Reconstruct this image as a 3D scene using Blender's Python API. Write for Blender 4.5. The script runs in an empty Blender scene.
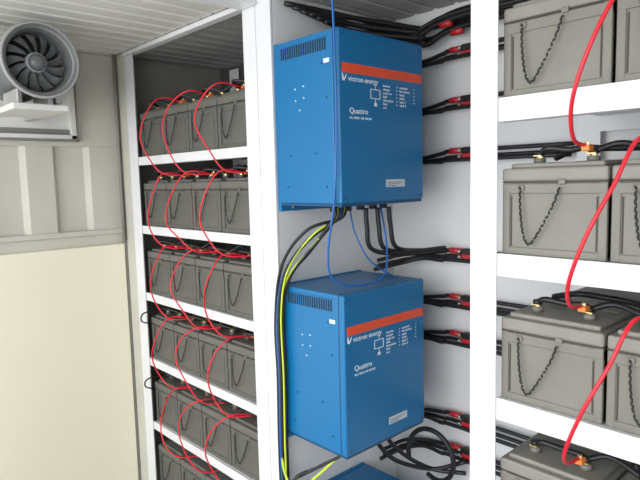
import bpy, bmesh, math, random
import numpy as np
from mathutils import Vector, Matrix
random.seed(4)
S=bpy.context.scene
try: S.view_settings.view_transform='Standard'
except Exception: pass

# ---------------------------------------------------------------- materials
def mat(name,col,rough=.5,metal=0.,noise=0.06,scale=6.,bump=0.0,bscale=80.,coat=0.,spec=.5):
    m=bpy.data.materials.new(name); m.use_nodes=True
    nt=m.node_tree; b=nt.nodes['Principled BSDF']
    tc=nt.nodes.new('ShaderNodeTexCoord')
    n=nt.nodes.new('ShaderNodeTexNoise'); n.inputs['Scale'].default_value=scale; n.inputs['Detail'].default_value=5
    nt.links.new(tc.outputs['Object'],n.inputs['Vector'])
    r=nt.nodes.new('ShaderNodeValToRGB')
    r.color_ramp.elements[0].position=.3; r.color_ramp.elements[1].position=.7
    r.color_ramp.elements[0].color=(*[c*(1-noise) for c in col],1)
    r.color_ramp.elements[1].color=(*[min(1,c*(1+noise)) for c in col],1)
    nt.links.new(n.outputs['Fac'],r.inputs['Fac']); nt.links.new(r.outputs['Color'],b.inputs['Base Color'])
    b.inputs['Roughness'].default_value=rough; b.inputs['Metallic'].default_value=metal
    b.inputs['Coat Weight'].default_value=coat
    b.inputs['Specular IOR Level'].default_value=spec
    if bump>0:
        n2=nt.nodes.new('ShaderNodeTexNoise'); n2.inputs['Scale'].default_value=bscale
        nt.links.new(tc.outputs['Object'],n2.inputs['Vector'])
        bp=nt.nodes.new('ShaderNodeBump'); bp.inputs['Strength'].default_value=bump; bp.inputs['Distance'].default_value=.002
        nt.links.new(n2.outputs['Fac'],bp.inputs['Height']); nt.links.new(bp.outputs['Normal'],b.inputs['Normal'])
    return m
M={}
M['white']=mat('white_paint',(.74,.745,.76),.38,bump=.1,noise=.02)
M['wall']=mat('wall_paint',(.72,.722,.725),.5,noise=.03,scale=3,bump=.1)
M['cream']=mat('cream_panel',(.83,.79,.63),.45,noise=.02,scale=2)
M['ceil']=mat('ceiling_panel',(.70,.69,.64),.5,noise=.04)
M['ceilshade']=mat('ceiling_shaded',(.36,.355,.34),.55,noise=.06)  # ceiling panel darkened: shadow over the racks put into the colour
M['corr']=mat('container_paint',(.54,.525,.455),.55,noise=.06,scale=4,bump=.15)
M['corrdark']=mat('container_dark',(.22,.21,.19),.6,noise=.1)  # dark fittings, plus painted shade on the end wall inside the rack
M['rackshade']=mat('rack_back_shade',(.085,.085,.08),.7,noise=.1)  # near-black tone painting the shade at the back of the left rack
M['floor']=mat('floor_plywood',(.30,.28,.25),.7,noise=.2,bump=.3)
M['bat']=mat('battery_plastic',(.188,.180,.155),.5,noise=.08,scale=9,bump=.25,bscale=150)
M['batlid']=mat('battery_lid',(.225,.215,.188),.5,noise=.08,scale=9,bump=.25,bscale=150)
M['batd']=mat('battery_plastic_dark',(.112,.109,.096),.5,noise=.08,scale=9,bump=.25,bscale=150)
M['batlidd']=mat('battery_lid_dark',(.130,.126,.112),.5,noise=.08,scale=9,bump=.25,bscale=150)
M['groove']=mat('battery_groove',(.05,.047,.038),.7)
M['black']=mat('black_rubber',(.012,.012,.013),.45)
M['slot']=mat('dark_slot',(.006,.008,.012),.7)
M['red']=mat('red_cable',(.70,.012,.03),.35)
M['redsl']=mat('red_sleeve',(.50,.02,.03),.4)
M['orange']=mat('orange_cap',(.85,.22,.04),.4)
M['brass']=mat('brass',(.75,.6,.3),.35,metal=.8)
M['blue']=mat('blue_metal',(.003,.145,.355),.34,noise=.02,bump=.10,bscale=250)
M['bluedark']=mat('blue_metal_edge',(.003,.06,.16),.4)
M['stripe']=mat('stripe_red',(.80,.085,.03),.4)
M['print']=mat('white_print',(.72,.80,.86),.5)
M['label']=mat('label_silver',(.56,.62,.66),.5)
M['bcable']=mat('blue_cable',(.01,.12,.42),.35)
M['green']=mat('green_cable',(.02,.25,.10),.4)
M['yel']=mat('yellow_green_cable',(.58,.70,.05),.4)
M['steel']=mat('galvanised_steel',(.55,.55,.53),.35,metal=.7,noise=.12)
M['fan']=mat('fan_plastic',(.13,.135,.14),.35)
M['fanrim']=mat('fan_rim',(.36,.36,.36),.35)
M['fanin']=mat('fan_blade',(.34,.35,.36),.35)
M['duct']=mat('duct_white',(.70,.69,.655),.5)
class B:
    """mesh builder, one bmesh, many materials"""
    def __init__(s): s.bm=bmesh.new(); s.mats=[]
    def mi(s,k):
        if k not in s.mats: s.mats.append(k)
        return s.mats.index(k)
    def box(s,x0,x1,y0,y1,z0,z1,k,bev=0,seg=2):
        t=bmesh.new(); bmesh.ops.create_cube(t,size=1)
        for v in t.verts:
            v.co=Vector(((x0+x1)/2+v.co.x*(x1-x0),(y0+y1)/2+v.co.y*(y1-y0),(z0+z1)/2+v.co.z*(z1-z0)))
        if bev>0: bmesh.ops.bevel(t,geom=t.edges[:],offset=bev,segments=seg,affect='EDGES',profile=.5)
        s.merge(t,k)
    def merge(s,t,k,mtx=None,smooth=False):
        me=bpy.data.meshes.new('t'); t.to_mesh(me); t.free()
        if mtx is not None: me.transform(mtx)
        n0=len(s.bm.faces); s.bm.from_mesh(me); bpy.data.meshes.remove(me)
        s.bm.faces.ensure_lookup_table(); i=s.mi(k)
        for f in s.bm.faces[n0:]:
            f.material_index=i; f.smooth=smooth
    def cyl(s,p,axis,r,h,k,r2=None,n=24,smooth=True,caps=True):
        t=bmesh.new(); bmesh.ops.create_cone(t,cap_ends=caps,segments=n,radius1=r,radius2=r if r2 is None else r2,depth=h)
        q=Vector((0,0,1)).rotation_difference(Vector(axis)).to_matrix().to_4x4()
        s.merge(t,k,Matrix.Translation(Vector(p))@q,smooth)
    def tube(s,pts,r,k,n=8,sub=8,closed=False):
        P=[Vector(p) for p in pts]; C=[]
        if len(P)==2: C=[P[0].lerp(P[1],i/4) for i in range(5)]
        else:
            for i in range(len(P)-1):
                p0=P[i-1] if i>0 else P[i]*2-P[i+1]; p1=P[i]; p2=P[i+1]; p3=P[i+2] if i+2<len(P) else P[i+1]*2-P[i]
                for j in range(sub):
                    u=j/sub
                    C.append(.5*((2*p1)+(p2-p0)*u+(2*p0-5*p1+4*p2-p3)*u*u+(3*p1-p0-3*p2+p3)*u**3))
            C.append(P[-1])
        t=bmesh.new(); rings=[]; nrm=None
        for i,c in enumerate(C):
            tg=(C[min(i+1,len(C)-1)]-C[max(i-1,0)])
            if tg.length<1e-9: tg=Vector((0,0,1))
            tg.normalize()
            if nrm is None:
                nrm=tg.orthogonal().normalized()
            nrm=(nrm-tg*nrm.dot(tg)).normalized(); bn=tg.cross(nrm)
            rings.append([t.verts.new(c+r*(math.cos(a)*nrm+math.sin(a)*bn)) for a in [2*math.pi*q/n for q in range(n)]])
        for i in range(len(rings)-1):
            for q in range(n):
                t.faces.new((rings[i][q],rings[i][(q+1)%n],rings[i+1][(q+1)%n],rings[i+1][q]))
        t.faces.new(rings[0][::-1]); t.faces.new(rings[-1])
        bmesh.ops.recalc_face_normals(t,faces=t.faces[:])
        s.merge(t,k,None,True)
    def text(s,txt,size,mtx,k,ext=.0004):
        cu=bpy.data.curves.new('t','FONT'); cu.body=txt; cu.size=size; cu.extrude=ext
        o=bpy.data.objects.new('t',cu); S.collection.objects.link(o)
        dg=bpy.context.evaluated_depsgraph_get(); me=bpy.data.meshes.new_from_object(o.evaluated_get(dg))
        t=bmesh.new(); t.from_mesh(me); bpy.data.objects.remove(o); bpy.data.meshes.remove(me); bpy.data.curves.remove(cu)
        s.merge(t,k,mtx)
    def mesh(s,name):
        me=bpy.data.meshes.new(name); s.bm.to_mesh(me); s.bm.free()
        for k in s.mats: me.materials.append(M[k])
        return me
    def obj(s,name,loc=(0,0,0)):
        o=bpy.data.objects.new(name,s.mesh(name)); o.location=loc; S.collection.objects.link(o); return o

# ---------------------------------------------------------------- dimensions
FL=-1.90; CE=.68; YF=1.343; YB=2.02; XL=-3.05; XR=1.3
X0=-1.87; X1=-1.70; XP=-1.6705; Y0=1.351
X2=-.862; X3=-.784
HB=.572; WB=.4414; DB=.313
ZL=[.1374-.3534*i for i in range(6)]
ZR=[.592,.1936,-.2042,-.5941,-.984]

# ---------------------------------------------------------------- room shell
b=B(); b.box(XL-.1,XR+.1,-3.0,YB+.06,FL-.05,FL,'floor'); b.obj('floor')
b=B()
b.box(XL-.06,XR+.1,-.55,YB+.06,CE+.03,CE+.06,'ceil')
x=XL
while x<XR:
    b.box(x,x+.085,-.55,YF-.001,CE,CE+.032,'ceil',.006,1)
    b.box(x,x+.085,YF,YB,CE,CE+.032,'ceilshade',.006,1); x+=.1  # second strip: same ceiling with rack shadow painted in
b.obj('ceiling')
b=B(); b.box(XL-.06,XR+.1,YB,YB+.05,FL,CE+.03,'wall')
b.box(XL,X0+.08,YB-.008,YB,FL,CE,'rackshade')  # added dark sheet standing in for shade behind the left rack
b.obj('wall_back')
b=B(); b.box(XR,XR+.05,-.55,YB,FL,CE+.03,'wall'); b.obj('wall_right')
b=B()
b.box(XL-.06,XL-.035,-.55,YB,FL,CE+.03,'corr')
edges=[(-.24,-.08),(.08,.23),(.39,.545),(.70,.86),(1.01,1.17)]
prof=[(-.55,0)]
for a,c in edges: prof+=[(a-.012,0),(a+.012,-.03),(c-.012,-.03),(c+.012,0)]
prof.append((YF,0))
t=bmesh.new()
zl,zh=-.235,.20
lo=[t.verts.new((XL+d,yy,zl)) for yy,d in prof]; hi=[t.verts.new((XL+d,yy,zh)) for yy,d in prof]
for i in range(len(prof)-1): t.faces.new((lo[i],lo[i+1],hi[i+1],hi[i]))
b.merge(t,'corr')
b.box(XL-.035,XL,-.55,YF,.20,CE+.0,'corr',.003)
b.box(XL-.035,XL+.012,-.55,YF,-.262,-.235,'corr',.004)
b.box(XL-.035,XL,-.55,YF,-.325,-.262,'corr',.003)
b.box(XL-.035,XL,YF,YB,FL,CE,'corrdark')  # rack interior shade painted into the end wall colour
b.obj('wall_left')
b=B(); b.box(XL,XL+.03,-.5,YF-.012,FL,-.318,'cream',.004); b.obj('trim_1')
b=B()
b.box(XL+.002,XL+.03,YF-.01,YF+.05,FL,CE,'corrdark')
b.box(XL+.032,-2.925,YF+.0,YF+.05,FL,CE,'corr',.006)
b.tube([(XL+.045,YF-.02,-.30),(XL+.045,YF-.02,CE)],.008,'corrdark')
b.obj('trim_2')
b=B()
b.box(X0+.085,X1,YF+.012,YB,FL,CE,'wall')
b.obj('wall_partition')
b=B()
b.box(X0+.083,X1+.001,YF,YF+.010,FL,CE,'white',.002)
b.obj('trim_3')
b=B()
b.box(X0,X0+.10,-.55,YF-.006,CE-.03,CE-.001,'white',.003)
b.obj('trim_4')
b=B()
b.box(XL+.12,XR,YF-.004,YF+.035,CE-.022,CE-.001,'white',.003)
b.obj('trim_5')

# ---------------------------------------------------------------- racks
def rack(name,xa,xb,pa,pb,zs,bh):
    b=B()
    def post(x0,x1,side):
        b.box(x0,x1,YF,YF+.005,FL,CE-.024,'white',.0015)
        if side<0: b.box(x0,x0+.005,YF+.005,YF+.05,FL,CE-.024,'white')
        else: b.box(x1-.005,x1,YF+.005,YF+.05,FL,CE-.024,'white')
        b.box(x0,x1,YB-.03,YB-.025,FL,CE-.024,'white')
    post(xa-pa,xa,-1); post(xb,xb+pb,1)
    for z in zs:
        b.box(xa-.002,xb+.002,YF+.006,YF+.012,z-bh,z+.002,'white',.0015)
        b.box(xa-.002,xb+.002,YF+.012,YB-.032,z-.008,z,'white')
        b.box(xa-.002,xb+.002,YF+.012,YF+.05,z-bh,z-bh+.004,'white')
        b.box(xa-.002,xb+.002,YB-.034,YB-.03,z-bh,z,'white')
    return b.obj(name)
rack('battery_rack',-2.83,X0,.09,.08,ZL,.040)
rack('battery_rack',X3,.03,X3-X2,.078,ZR,.058)

# ---------------------------------------------------------------- battery
def battery_mesh(w,d,h,handle,mb='bat',ml='batlid'):
    b=B()
    hb=h*.80
    b.box(0,w,0,d,0,hb,mb,.006)
    b.box(.0,.020,-.004,.02,.0,hb-.002,mb,.003)
    b.box(w-.020,w,-.004,.02,.0,hb-.002,mb,.003)
    b.box(.022,.0255,-.0015,.0,.022,hb-.036,'groove'); b.box(w-.0255,w-.022,-.0015,.0,.022,hb-.036,'groove')
    b.box(.018,w-.018,-.004,.01,.0,.020,mb,.003)
    b.box(-.0,w,-.0045,.02,hb-.030,hb-.004,mb,.003)
    b.box(-.0005,w+.0005,-.003,d,hb-.002,hb+.0015,'groove')
    for i in range(5):
        yy=.04+i*(d-.08)/4
        b.box(w-.003,w+.001,yy-.006,yy+.006,.0,hb-.02,mb)
    b.box(-.001,w+.001,-.006,d+.001,hb+.001,h-.012,ml,.006)
    b.box(.014,w-.014,.012,d-.01,h-.014,h,ml,.005)
    for i in range(3):
        b.box(w*.2+i*w*.3-.022,w*.2+i*w*.3+.022,d*.35,d*.5,h-.001,h+.004,mb,.002)
    for sx in (.24,.76):
        b.cyl((w*sx,.07,h+.006),(0,0,1),.015,.014,mb,n=16)
        b.cyl((w*sx,.07,h+.016),(0,0,1),.009,.010,'brass',n=6,smooth=False)
        b.box(w*sx-.010,w*sx+.010,.055,.09,h+.018,h+.020,'brass')
    if handle:
        xa,za=w*.20,hb-.016; xb,zb=w*.60,hb-.002
        if handle==2: xb=w*.62
        for xx,zz in ((xa,za),(xb,zb)): b.box(xx-.009,xx+.009,-.010,.0,zz-.006,zz+.008,mb,.003)
        D=.140 if handle==1 else .125
        P=[Vector((xa,-.012,za)),Vector((xa+.003,-.014,za-.06)),Vector((xa+.012,-.015,za-D*.84)),Vector((xa+.026,-.015,za-D)),
           Vector((xa+.046,-.015,za-D*.84)),Vector((xb-.018,-.014,zb-.055)),Vector((xb,-.012,zb))]
        acc=[]
        for i in range(len(P)-1):
            p0=P[i-1] if i else P[0]; p1=P[i];p2=P[i+1];p3=P[min(i+2,len(P)-1)]
            for j in range(8):
                u=j/8; acc.append(.5*((2*p1)+(p2-p0)*u+(2*p0-5*p1+4*p2-p3)*u*u+(3*p1-p0-3*p2+p3)*u**3))
        out=[acc[0]]
        for p in acc:
            if (p-out[-1]).length>.0062: out.append(p)
        for i in range(len(out)-1):
            tg=(out[i+1]-out[i]).normalized()
            rot=Vector((0,0,1)).rotation_difference(tg).to_matrix().to_4x4()
            tw=Matrix.Rotation(math.radians(28 if i%2 else -28),4,'Y')
            t=bmesh.new(); bmesh.ops.create_uvsphere(t,u_segments=8,v_segments=6,radius=1)
            b.merge(t,'black',Matrix.Translation(out[i])@tw@rot@Matrix.Diagonal((.0030,.0030,.0052,1)),True)
    return b.mesh('lead_acid_battery')
BHt=.233
mR=battery_mesh(.262,.50,BHt,1)
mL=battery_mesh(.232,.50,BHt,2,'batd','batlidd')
def put(me,x,y,z):
    o=bpy.data.objects.new('lead_acid_battery',me); o.location=(x,y,z); S.collection.objects.link(o)
for z in ZR[1:]:
    for i in range(3): put(mR,-.781+i*.2705,YF+.028,z)
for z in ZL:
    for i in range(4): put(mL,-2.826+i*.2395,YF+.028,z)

# ---------------------------------------------------------------- inverter
def inverter_mesh():
    b=B()
    R=Matrix(((0,0,1,0),(1,0,0,0),(0,1,0,0),(0,0,0,1)))
    b.box(-.012,DB-.030,0,WB,0,HB,'blue',.003)
    b.box(DB-.028,DB,-.0015,WB+.0015,-.001,HB+.001,'blue',.007,3)
    b.box(DB-.031,DB-.027,.001,WB-.001,.001,HB-.001,'bluedark')
    b.box(-.029,-.012,.004,WB-.004,-.032,HB+.004,'blue',.002)
    for yy in (.06,WB-.06): b.cyl((-.010,yy,-.018),(1,0,0),.006,.004,'steel',n=6)
    b.box(-.012,DB-.004,.004,WB-.004,-.010,.0,'bluedark',.002)
    n=20
    for i in range(n):
        xx=.022+i*(DB-.085)/(n-1)
        b.box(xx-.0034,xx+.0034,-.0008,.002,HB-.062,HB-.022,'slot')
    b.box(.012,DB-.055,-.003,.001,HB-.020,HB-.016,'blue',.001)
    n=14
    for i in range(n):
        yy=.05+i*(WB-.1)/(n-1)
        b.box(.04,DB-.08,yy-.004,yy+.004,-.0112,-.0095,'slot')
    for fx,fz in ((.30,.70),(.44,.71),(.30,.63),(.44,.64),(.37,.57)):
        b.cyl((DB*fx,-.0008,HB*fz),(0,1,0),.0034,.003,'label',n=10)
    for fx,fz in ((.18,.30),(.62,.30),(.12,.10),(.78,.10),(.80,.62),(.74,.82)):
        b.cyl((DB*fx,-.0008,HB*fz),(0,1,0),.0036,.003,'bluedark',n=10)
    for fy in (.05,.95):
        for fz in (.03,.97): b.cyl((DB+.0005,WB*fy,HB*fz),(1,0,0),.004,.002,'bluedark',n=10)
    b.box(DB-.072,DB-.045,-.001,.001,HB-.104,HB-.09,'print')
    f=DB+.0004
    zs=HB-.142
    b.box(f-.001,f+.0006,.012,WB-.008,zs,zs+.032,'stripe')
    T=lambda y,z: Matrix.Translation((f,y,z))@R
    b.text('victron energy',.025,T(.042,zs-.025),'print')
    t=bmesh.new()
    vs=[t.verts.new((f+.0006,.012+yy,zs-.028+zz)) for yy,zz in ((0,.004),(.010,0),(.022,.018),(.022,.026),(.010,.010),(.004,.026),(0,.026))]
    t.faces.new(vs); b.merge(t,'print')
    b.text('Quattro',.027,T(.045,HB-.272),'print')
    b.text('48 | 10000 | 140-100/100',.0105,T(.045,HB-.290),'print')
    for (ya,yb,za,zb) in ((.150,.200,.375,.3775),(.150,.200,.345,.3475),(.150,.1525,.345,.378),(.1975,.200,.345,.378),(.168,.182,.320,.331),(.174,.176,.331,.345),(.174,.176,.378,.388)):
        b.box(f-.001,f+.0005,ya,yb,za+.010,zb+.010,'print')
    b.text('inverter\ncharger\nmains on\nbulk\nabsorption\nfloat\neco',.0125,T(.215,.400),'print')
    b.text('overload\nlow battery\ntemp\nalarm\ninput 1\ninput 2',.0125,T(.305,.400),'print')
    for i in range(6): b.cyl((f,.290,.404-i*.0125),(1,0,0),.0024,.001,'print',n=8)
    for i in range(5): b.cyl((f,.388,.404-i*.0125),(1,0,0),.0024,.001,'print',n=8)
    b.box(f-.001,f+.0005,.225,.330,.050,.077,'label')
    for i in range(3): b.box(f,f+.0007,.230,.318-.02*i,.066-.006*i,.068-.006*i,'bluedark')
    for yy in (.10,.17,.24,.31,.37):
        b.cyl((DB*.55,yy,-.022),(0,0,1),.016,.024,'black',n=12)
    return b.mesh('inverter')
mi=inverter_mesh()
for z in (-.0817,-.9653,-1.835):
    o=bpy.data.objects.new('inverter',mi); o.location=(XP,Y0,z); S.collection.objects.link(o)

# ---------------------------------------------------------------- cables in the inverter bay
def cable(name,pts,r,k,n=8):
    b=B(); b.tube(pts,r,k,n=n); return b.obj(name)
zA=-.0817; zB=-.9653
gx=XP+DB*.55
spec=[(0,0,'black',.0068),(.012,-.004,'yel',.0045),(.024,.002,'black',.006),(.006,-.014,'bcable',.0045),(.018,-.015,'black',.0062),(.030,-.012,'yel',.0036),(-.008,-.010,'black',.006)]
for i,(dx,dy,k,rr) in enumerate(spec):
    x=-1.692+dx; y=1.334+dy
    cable('power_cable',[(gx+.05-.006*i,Y0+.06+.015*i,zA-.02),(gx+.045-.006*i,Y0+.05+.012*i,zA-.06),(-1.545+dx,1.375+dy,zA-.17+.012*i),(-1.645+dx,y+.002,zA-.29+.01*i),(x,y,zA-.44+.015*(i%3)),
        (x+.003,y,-.75),(x-.002,y,-1.0),(x,y,-1.3),(x,y,FL+.02)],rr,k)
for i,k in enumerate(['black','yel','green','black']):
    x=-1.655+.010*i; y=1.310-.003*i
    cable('power_cable',[(gx+.05,Y0+.07+.03*i,zB-.02),(gx+.04,Y0+.06+.02*i,zB-.05),(-1.54,1.36+.01*i,zB-.11),(x+.02,y,zB-.20+.01*i),(x,y,zB-.4),(x,y,FL+.02)],.0058,k)
cable('power_cable',[(-1.675,1.325,-1.0),(-1.67,1.315,-1.10),(-1.61,1.32,-1.17),(-1.54,1.36,-1.11),(-1.46,1.42,-1.01),(gx+.03,1.50,zB-.02)],.005,'yel')
cable('data_cable',[(-1.362,1.325,CE-.01),(-1.362,1.335,.5),(-1.360,1.337,.2),(-1.375,1.335,-.06),(-1.415,1.338,-.24),(-1.42,1.36,-.34),(-1.39,1.45,-.375),(-1.38,1.58,-.355),(-1.43,1.66,-.27),(-1.465,1.68,-.16),(gx,1.70,-.095)],.0038,'bcable')
cable('data_cable',[(gx-.02,1.55,-.10),(-1.48,1.54,-.20),(-1.45,1.58,-.30),(-1.43,1.68,-.37),(-1.45,1.73,-.385)],.003,'bcable')
def lead(z,xs=-1.60,ys=1.80,r=.0082,xe=-.87):
    b=B(); yy=YB-.03
    for j in range(3):
        zz=z-j*.024+random.uniform(-.003,.003)
        p=[(xs,ys,zz-.04),(xs+.02,yy-.05,zz-.03),(xs+.10,yy,zz-.022+.008*j),(xs+.2,yy,zz-.006),(-1.34,yy,zz),(xe,yy,zz)]
        if j==2: p=[(q[0],q[1]-.022,q[2]+.012) for q in p]
        b.tube(p,r,'black',n=10)
        if j==2: break
        if j==0: b.cyl((-1.345,yy,zz),(1,0,0),.0118,.05,'redsl',n=12)
        b.box(-1.31+.0,-1.25,yy-.013,yy+.013,zz-.012,zz+.012,'black' if j==0 else 'redsl',.003)
        b.cyl((-1.32,yy-.012,zz),(0,1,0),.007,.01,'steel',n=6)
    return b.obj('battery_cable')
for z in (.50,.475-.17,.10,-.30,-.49,-.65): lead(z)
for z in (-1.00,-1.14): lead(z,ys=1.82)
b=B()
for i in range(3):
    yy=1.62+.055*i
    b.tube([(gx+.01*i,yy,zA-.03),(gx+.012*i,yy+.005,zA-.10),(gx+.015*i,yy+.03,zA-.19),(gx+.05,min(yy+.15,1.94),zA-.215),(gx+.13,1.95,zA-.205)],.0092,'black',n=10)
b.obj('battery_cable')
b=B()
for i in range(2):
    yy=1.66+.06*i
    b.tube([(gx,yy,zB-.03),(gx,yy+.01,zB-.10),(gx+.02,yy+.1,zB-.20),(-1.40,1.90,zB-.26),(-1.27,1.95,zB-.20-.05*i)],.009,'black',n=10)
pts=[]
for i in range(14):
    a=math.radians(200-i*24)
    pts.append((-1.41+.105*math.cos(a),1.88+.004*i,-1.17+.115*math.sin(a)))
b.tube(pts,.0105,'black',n=10)
b.obj('battery_cable')
b=B()
for i in range(6):
    z=.60-.026*(i%3); y=YB-.045-.03*(i//2)
    b.tube([(-1.68+.01*i,Y0+.05+.03*i,CE-.035-.01*i),(-1.62,1.70,z+.03),(-1.55+.02*i,y-.02,z),(-1.45,y,z-.02*math.sin(i)),(-1.30,y,z+.01*i),(-.87,y,z+.012*i-.01)],.0098,'black',n=10)
b.cyl((-1.34,YB-.10,.585),(1,0,0),.014,.05,'redsl',n=12)
b.cyl((-1.31,YB-.07,.555),(1,0,0),.014,.05,'redsl',n=12)
b.obj('battery_cable')

# ---------------------------------------------------------------- right rack cables
def lug(b,p,s=1.):
    b.box(p[0]-.010*s,p[0]+.010*s,p[1]-.014*s,p[1]+.014*s,p[2]-.002,p[2]+.012*s,'orange',.003)
    b.cyl((p[0],p[1],p[2]+.014*s),(0,0,1),.006*s,.010,'brass',n=6,smooth=False)
yt=YF+.028+.07
for r_,z in enumerate(ZR[1:]):
    zt=z+BHt+.024
    b=B()
    b.tube([(-.718,yt,zt),(-.69,yt-.01,zt+.012),(-.64,yt+.0,zt+.006),(-.60,yt-.005,zt+.01),(-.582,yt,zt)],.008,'black')
    b.tube([(-.74,yt+.14,zt-.01),(-.66,yt+.10,zt+.014),(-.60,yt+.12,zt+.01),(-.50,yt+.1,zt+.006),(-.45,yt,zt)],.008,'black')
    b.tube([(-.582,yt,zt),(-.53,yt+.02,zt+.016),(-.447,yt,zt)],.0075,'black')
    b.tube([(-.312,yt,zt),(-.24,yt+.02,zt+.016),(-.177,yt,zt)],.0075,'black')
    for xx in (-.718,-.582,-.447): b.cyl((xx,yt,zt),(0,0,1),.012,.012,'black',n=10)
    b.obj('battery_cable')
for i in range(4):
    b=B()
    zt=(ZR[i+1]+BHt+.03); zu=(ZR[i]+BHt+.03)
    if i==0:
        P=[(-.54,yt,zu),(-.54,YF-.005,zu+.01),(-.548,YF-.030,zu-.09),(-.553,YF-.055,zu-.20),(-.590,YF-.085,zu-.27),(-.603,YF-.065,zu-.335),(-.594,YF-.02,zt+.02),(-.588,yt-.03,zt+.006)]
    else:
        P=[(-.43,yt,zu),(-.44,YF-.03,zu+.01),(-.47,YF-.075,zu-.085),(-.513,YF-.10,zu-.19),(-.556,YF-.085,zu-.30),(-.585,YF-.01,zt+.022),(-.588,yt-.03,zt+.006)]
    b.tube(P,.0047,'red')
    lug(b,(-.585,yt-.03,zt-.004))
    b.obj('battery_cable')

# ---------------------------------------------------------------- left rack cables
for i in range(5):
    zu=ZL[i]+BHt+.02; zd=ZL[i+1]+BHt+.02
    for j,x in enumerate((-2.545,-2.30,-2.04)):
        j1,j2,j3,j4,j5=[random.uniform(-.04,.04) for _ in range(5)]
        b=B()
        b.tube([(x+.03,yt,zu),(x+.0+j4*.5,YF-.010,zu+.012),(x-.050+j1,YF-.05+j2*.6,zu-.06+j5*.5),(x-.075+j1,YF-.075+j2*.6,zu-.17+j5),(x-.045+j3,YF-.06,zu-.27+j5*.5),(x+.0+j3,YF-.015,zd+.012),(x+.05+j3,yt-.02,zd)],.0033,'red')
        lug(b,(x+.03,yt,zu-.004),.9)
        b.obj('battery_cable')
for i in range(6):
    zt=ZL[i]+BHt+.024
    b=B()
    for j in range(4):
        xc=-2.826+j*.2395
        b.tube([(xc+.056,yt,zt),(xc+.09,yt-.05,zt+.018),(xc+.14,yt-.03,zt+.014),(xc+.176,yt,zt)],.0065,'black')
        if j<3: b.tube([(xc+.176,yt,zt),(xc+.235,yt+.03,zt+.03),(xc+.295,yt,zt)],.0065,'black')
    if i in (3,4):
        b.tube([(-2.79,yt-.02,zt),(-2.79,YF-.03,zt+.0),(-2.82,YF-.035,zt-.045),(-2.79,YF-.01,zt-.06)],.004,'black')
    b.obj('battery_cable')

# ---------------------------------------------------------------- extractor fan and its opening
b=B()
yR=1.115; zb=.235
b.box(XL,XL+.03,.35,yR,zb-.0,zb+.022,'duct',.003)
b.box(XL,XL+.03,yR-.028,yR,zb,CE-.004,'duct',.003)
b.box(XL,XL+.03,.35,.378,zb,CE-.004,'duct',.003)
b.box(XL,XL+.006,.378,yR-.028,zb+.022,CE-.004,'duct')
b.box(XL+.001,XL+.034,.35,yR+.006,zb-.010,zb-.001,'corrdark')
b.box(XL+.001,XL+.034,yR+.001,yR+.008,zb-.010,CE-.004,'corrdark')
b.box(XL+.006,XL+.010,.378,yR-.028,zb+.022,zb+.05,'corrdark')
b.obj('window_1')
b=B()
FX=-2.47; FY=.790; FZ=.500; Rr=.150
def ring(x0,x1,ra,rb,k,n=48):
    t=bmesh.new(); A=[];C=[]
    for q in range(n):
        a=2*math.pi*q/n
        A.append(t.verts.new((x0,FY+ra*math.cos(a),FZ+ra*math.sin(a)))); C.append(t.verts.new((x1,FY+rb*math.cos(a),FZ+rb*math.sin(a))))
    for q in range(n): t.faces.new((A[q],A[(q+1)%n],C[(q+1)%n],C[q]))
    b.merge(t,k,None,True)
def lathe(pr,k):
    for i in range(len(pr)-1): ring(pr[i][0],pr[i+1][0],pr[i][1],pr[i+1][1],k)
lathe([(FX-.10,.125),(FX-.05,.125),(FX-.02,Rr-.012),(FX,Rr)],'fan')
lathe([(FX,Rr),(FX+.006,Rr-.004),(FX+.006,Rr-.010)],'fanrim')
lathe([(FX+.006,Rr-.010),(FX+.0,Rr-.022)],'fan')
lathe([(FX+.0,Rr-.022),(FX-.01,.126)],'fanrim')
lathe([(FX-.01,.126),(FX-.03,.119),(FX-.12,.114)],'fan')
lathe([(FX-.12,.112),(FX-.16,.10),(FX-.30,.10),(FX-.33,.125),(FX-.40,.125)],'fan')
lathe([(FX-.40,.118),(XL+.01,.118)],'duct')
ring(FX-.11,FX-.108,.114,.02,'slot')
t=bmesh.new(); bmesh.ops.create_uvsphere(t,u_segments=24,v_segments=12,radius=1)
b.merge(t,'fan',Matrix.Translation((FX-.05,FY,FZ))@Matrix.Diagonal((.025,.034,.034,1)),True)
b.cyl((FX-.075,FY,FZ),(1,0,0),.040,.05,'fanin')
for q in range(13):
    a=2*math.pi*q/13; t=bmesh.new(); vs=[[],[]]
    for s_ in range(7):
        rr=.036+s_*(.113-.036)/6; sw=a+.30*(s_/6)**1.2
        for e,(da,dx) in enumerate(((-.18,-.014),(.18,.008))):
            vs[e].append(t.verts.new((FX-.060+dx,FY+rr*math.cos(sw+da),FZ+rr*math.sin(sw+da))))
    for s_ in range(6): t.faces.new((vs[0][s_],vs[0][s_+1],vs[1][s_+1],vs[1][s_]))
    bmesh.ops.solidify(t,geom=t.faces[:],thickness=.002)
    b.merge(t,'fanin',None,True)
b.box(FX-.36,FX-.04,FY-.105,FY+.11,FZ-.190,FZ-.165,'duct',.004)
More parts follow.
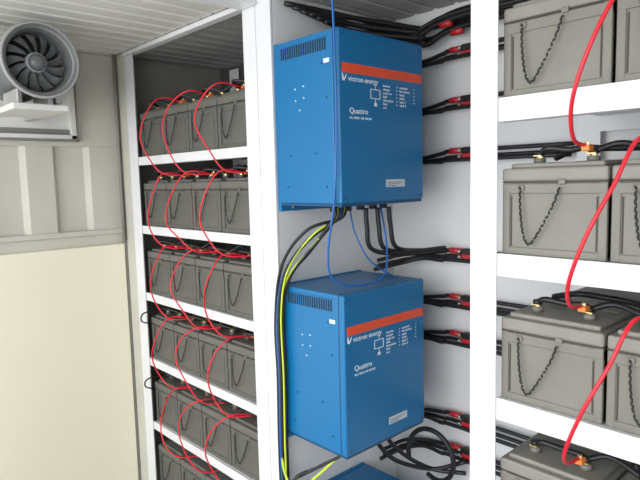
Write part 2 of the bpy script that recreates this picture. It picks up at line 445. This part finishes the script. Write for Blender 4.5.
b.box(FX-.30,FX-.10,FY-.07,FY-.05,FZ-.17,FZ-.10,'steel',.003)
b.box(FX-.30,FX-.10,FY+.05,FY+.07,FZ-.17,FZ-.10,'steel',.003)
b.box(FX-.26,FX-.12,FY+.085,FY+.115,FZ-.15,FZ-.04,'steel',.006)
b.box(FX-.24,FX-.20,FY-.11,FY-.107,FZ,CE,'steel'); b.box(FX-.24,FX-.20,FY+.107,FY+.11,FZ,CE,'steel')
b.box(FX-.36,XL+.02,FY+.08,FY+.11,FZ-.185,FZ-.165,'steel')
b.tube([(FX-.2,FY+.11,FZ-.04),(FX-.25,FY+.15,FZ+.02),(FX-.40,FY+.18,FZ+.10),(XL+.04,FY+.24,CE-.02)],.005,'duct')
b.obj('extractor_fan')

# ---------------------------------------------------------------- light
w=bpy.data.worlds.new('World'); S.world=w; w.use_nodes=True
bg=w.node_tree.nodes['Background']; bg.inputs['Color'].default_value=(.91,.955,1,1); bg.inputs['Strength'].default_value=2.4
ld=bpy.data.lights.new('daylight_fill','AREA'); ld.shape='RECTANGLE'; ld.size=3.6; ld.size_y=2.0; ld.energy=64; ld.color=(1,.99,.97)  # added soft fill lamp outside the open side, on top of the sky light
lo=bpy.data.objects.new('daylight_fill',ld); lo.location=(-.6,-1.6,.2); S.collection.objects.link(lo)
lo.rotation_euler=(math.radians(90),0,0)

# ---------------------------------------------------------------- camera
f,ya,th,ro=575.9,.8271,.1040,-.0250
F=Vector((-math.sin(ya)*math.cos(th),math.cos(ya)*math.cos(th),-math.sin(th)))
r=Vector((math.cos(ya),math.sin(ya),0)); u=r.cross(F)
r2=math.cos(ro)*r+math.sin(ro)*u; u2=-math.sin(ro)*r+math.cos(ro)*u
cd=bpy.data.cameras.new('camera'); cd.sensor_width=36; cd.lens=f/640*36; cd.clip_start=.02
co=bpy.data.objects.new('camera',cd); S.collection.objects.link(co)
m=Matrix.Identity(4)
for i in range(3): m[i][0]=r2[i]; m[i][1]=u2[i]; m[i][2]=-F[i]
co.matrix_world=m
S.camera=co
